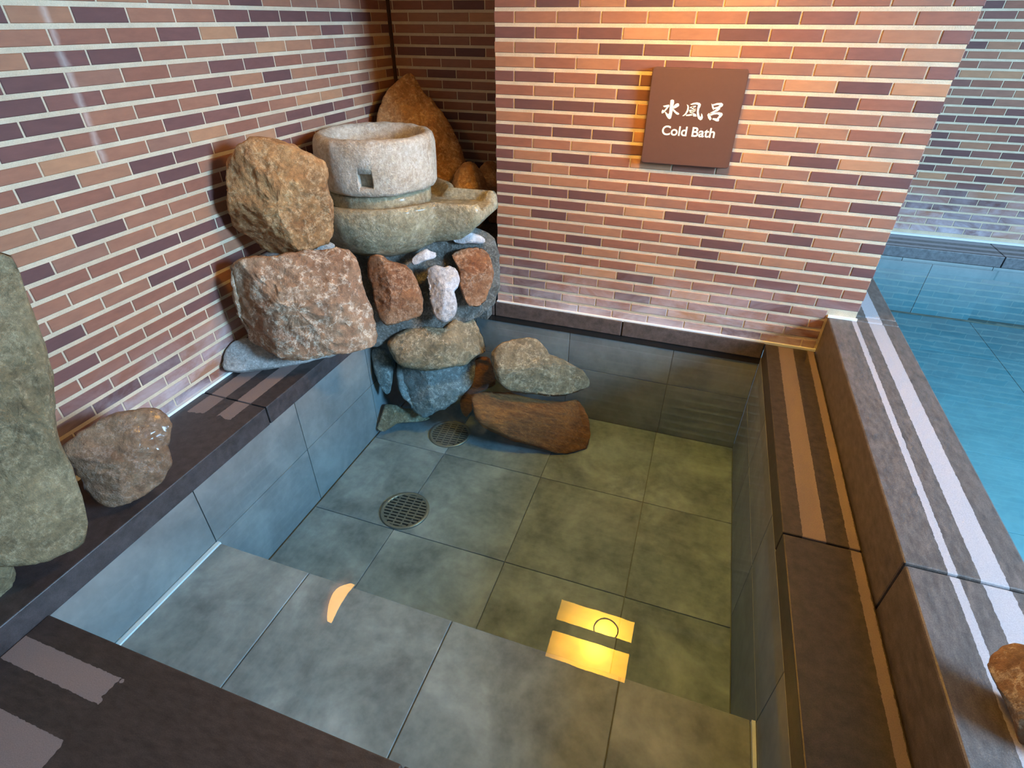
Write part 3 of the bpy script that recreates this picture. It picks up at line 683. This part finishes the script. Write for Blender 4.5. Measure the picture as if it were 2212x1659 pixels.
tx = bpy.data.curves.new('lettering', 'FONT'); tx.body = 'Cold Bath'; tx.size = 1; tx.offset = .018; tx.extrude = .01
to = bpy.data.objects.new('lettering_source', tx); COL.objects.link(to); bpy.context.view_layer.update()
me = bpy.data.meshes.new_from_object(to.evaluated_get(bpy.context.evaluated_depsgraph_get())); bpy.data.objects.remove(to)
xs = [v.co.x for v in me.vertices]; ys = [v.co.y for v in me.vertices]; zs = [v.co.z for v in me.vertices]
A = sgp([(396, 1270)])[0][0]; B = sgp([(1300, 1330)])[0][0]
zt = sgp([(450, 1192)])[0][1]; zb = sgp([(450, 1352)])[0][1]
x0, x1, y1 = min(xs), max(xs), max(ys)
for v in me.vertices:
    v.co = Vector((A + (v.co.x - x0) / (x1 - x0) * (B - A), -.0326 - .0008 * (v.co.z / .01), zb + v.co.y / y1 * (zt - zb))) - sg.location
me.materials.clear(); me.materials.append(M_WHITE)
bm = bmesh.new(); bm.from_mesh(me); todo = set(bm.verts)
while todo:
    st = [todo.pop()]; isl = set(st)
    while st:
        for e in st.pop().link_edges:
            for q in e.verts:
                if q in todo: todo.discard(q); isl.add(q); st.append(q)
    ix = {q: i for i, q in enumerate(isl)}
    mesh_obj('letter', [q.co.copy() for q in ix], [tuple(ix[q] for q in f_.verts) for f_ in bm.faces if f_.verts[0] in ix], M_WHITE, sg)
bm.free()

# ------------------------------------------------------------------ drains
def drain(u, v, label, rz):
    p = hit(u, v, 2, FZ + .004); r = .128
    t = thing('floor_drain', (p.x, p.y, FZ), label, 'drain', 'floor drains of the cold bath')
    t.rotation_euler.z = rz
    lathe('ring', [(r * .86, 0), (r, 0), (r, .006), (r * .97, .010), (r * .90, .010), (r * .86, .006)], 64, M_STEEL, t)
    V = [(0, 0, .002)] + [(r * .87 * math.cos(a * math.pi / 24), r * .87 * math.sin(a * math.pi / 24), .002) for a in range(48)]
    pan = mesh_obj('pan', V, [(0, 1 + k, 1 + (k + 1) % 48) for k in range(48)], M_SLOT, t)
    nb = 11
    for k in range(nb):
        y = (k - (nb - 1) / 2) * r * .155; hw = math.sqrt(max(0, (r * .87) ** 2 - y * y))
        v_, f_ = box_geo(-hw, hw, y - r * .04, y + r * .04, .003, .0075); mesh_obj('grate_bar', v_, f_, M_STEEL, pan)
    for x in (-.5, -.17, .17, .5):
        hw = math.sqrt((r * .87) ** 2 - (x * r) ** 2)
        v_, f_ = box_geo(x * r - r * .03, x * r + r * .03, -hw, hw, .003, .0065); mesh_obj('cross_bar', v_, f_, M_STEEL, pan)
    return t
drain(875, 1102, 'round slotted metal drain on open tiles in the middle of the bath floor', .05)
drain(972, 937, 'round slotted metal drain close to the submerged rocks', .1)

# ------------------------------------------------------------------ lamps
AMB = (1.0, .50, .10, 1)
def mirror(u, v, z, wl=WL):
    p = hit(u, v, 2, wl); d = ray(u, v); d.z = -d.z
    return p + d * ((z - p.z) / d.z)
ZLMP = 1.80
_m = lambda *q: [mirror(u, v, ZLMP) for u, v in q]
yd = sum(p.y for p in _m((1205, 1290), (1365, 1345))) / 2; yc = sum(p.y for p in _m((1198, 1340), (1372, 1388))) / 2
yb = sum(p.y for p in _m((1190, 1360), (1355, 1412))) / 2; ya = sum(p.y for p in _m((1190, 1420), (1345, 1480))) / 2
lx0 = sum(p.x for p in _m((1205, 1290), (1198, 1340), (1190, 1420))) / 3; lx1 = sum(p.x for p in _m((1365, 1345), (1372, 1388), (1345, 1480))) / 3
LC = Vector(((lx0 + lx1) / 2, (ya + yd) / 2, ZLMP))
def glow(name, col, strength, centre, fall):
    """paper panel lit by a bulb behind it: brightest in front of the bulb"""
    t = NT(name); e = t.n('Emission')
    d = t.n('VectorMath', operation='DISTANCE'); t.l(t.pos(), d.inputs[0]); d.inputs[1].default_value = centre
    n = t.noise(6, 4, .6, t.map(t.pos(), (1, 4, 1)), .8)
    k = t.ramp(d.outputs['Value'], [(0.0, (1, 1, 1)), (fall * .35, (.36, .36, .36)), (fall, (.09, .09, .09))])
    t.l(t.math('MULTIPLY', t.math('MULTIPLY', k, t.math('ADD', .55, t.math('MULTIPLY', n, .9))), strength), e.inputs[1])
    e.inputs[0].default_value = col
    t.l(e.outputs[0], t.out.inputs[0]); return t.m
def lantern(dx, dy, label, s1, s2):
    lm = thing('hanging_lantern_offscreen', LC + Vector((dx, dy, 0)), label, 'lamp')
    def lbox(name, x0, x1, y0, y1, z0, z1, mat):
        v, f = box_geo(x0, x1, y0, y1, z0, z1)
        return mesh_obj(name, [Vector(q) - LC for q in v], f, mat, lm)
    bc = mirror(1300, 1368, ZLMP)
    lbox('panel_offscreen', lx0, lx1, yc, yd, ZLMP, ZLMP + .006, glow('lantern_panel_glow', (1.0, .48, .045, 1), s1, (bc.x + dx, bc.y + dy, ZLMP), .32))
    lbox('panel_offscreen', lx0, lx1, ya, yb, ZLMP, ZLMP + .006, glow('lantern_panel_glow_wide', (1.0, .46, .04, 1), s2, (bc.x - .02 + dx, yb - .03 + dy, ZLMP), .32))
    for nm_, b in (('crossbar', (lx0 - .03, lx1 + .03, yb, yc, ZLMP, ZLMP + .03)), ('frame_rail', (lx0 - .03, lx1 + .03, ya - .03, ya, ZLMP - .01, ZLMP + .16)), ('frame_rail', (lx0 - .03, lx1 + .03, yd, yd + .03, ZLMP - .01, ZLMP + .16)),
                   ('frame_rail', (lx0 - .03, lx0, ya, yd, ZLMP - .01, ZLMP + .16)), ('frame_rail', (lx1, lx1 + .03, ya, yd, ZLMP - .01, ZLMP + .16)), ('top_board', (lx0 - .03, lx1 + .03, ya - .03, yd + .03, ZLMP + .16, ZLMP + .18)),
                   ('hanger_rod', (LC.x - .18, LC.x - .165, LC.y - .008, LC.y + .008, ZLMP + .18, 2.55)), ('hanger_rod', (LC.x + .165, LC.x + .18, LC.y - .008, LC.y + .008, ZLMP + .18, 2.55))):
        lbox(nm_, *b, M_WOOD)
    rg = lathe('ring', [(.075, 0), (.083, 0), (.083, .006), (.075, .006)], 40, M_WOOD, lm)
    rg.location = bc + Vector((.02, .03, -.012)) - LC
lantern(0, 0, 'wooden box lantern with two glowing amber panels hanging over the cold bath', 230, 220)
# crescent sconce on the left wall
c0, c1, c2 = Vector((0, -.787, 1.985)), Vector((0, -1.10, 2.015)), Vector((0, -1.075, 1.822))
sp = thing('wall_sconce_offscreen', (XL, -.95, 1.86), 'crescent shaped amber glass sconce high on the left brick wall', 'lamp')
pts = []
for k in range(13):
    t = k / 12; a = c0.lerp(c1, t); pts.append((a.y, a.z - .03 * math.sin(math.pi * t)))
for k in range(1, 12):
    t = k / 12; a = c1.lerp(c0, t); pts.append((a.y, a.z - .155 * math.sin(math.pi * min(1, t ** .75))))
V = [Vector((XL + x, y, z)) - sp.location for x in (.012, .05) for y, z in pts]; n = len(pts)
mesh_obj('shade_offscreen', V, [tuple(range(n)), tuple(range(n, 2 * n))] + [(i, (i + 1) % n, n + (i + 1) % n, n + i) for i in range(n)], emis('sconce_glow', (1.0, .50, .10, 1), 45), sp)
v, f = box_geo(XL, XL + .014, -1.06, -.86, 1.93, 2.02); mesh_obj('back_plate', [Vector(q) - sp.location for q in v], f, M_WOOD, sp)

# ------------------------------------------------------------------ ceiling and the window that gives the daylight
struct(box('ceiling', XL - .12, 2.15, -4.3, YF + .12, 2.55, 2.60, M_PLASTER))
struct(box('wall_front_unseen', XL - .12, 6.2, -4.3, -4.2, -.1, 2.55, M_PLASTER))  # unseen wall added behind the camera to keep sky light off the recess
struct(box('trim_13', XL - .002, XL + .016, YR - .014, YR + .004, -.05, 2.55, M_WOOD))
wn = struct(box('window_1', 5.30, 5.34, -2.80, -1.10, 1.20, 1.26, M_FRAME))
for b in ((5.30, 5.34, -2.80, -1.10, 2.70, 2.76), (5.30, 5.34, -2.80, -2.74, 1.26, 2.70), (5.30, 5.34, -1.16, -1.10, 1.26, 2.70), (5.30, 5.34, -1.98, -1.93, 1.26, 2.70)):
    box('window_frame', *b, M_FRAME, wn)
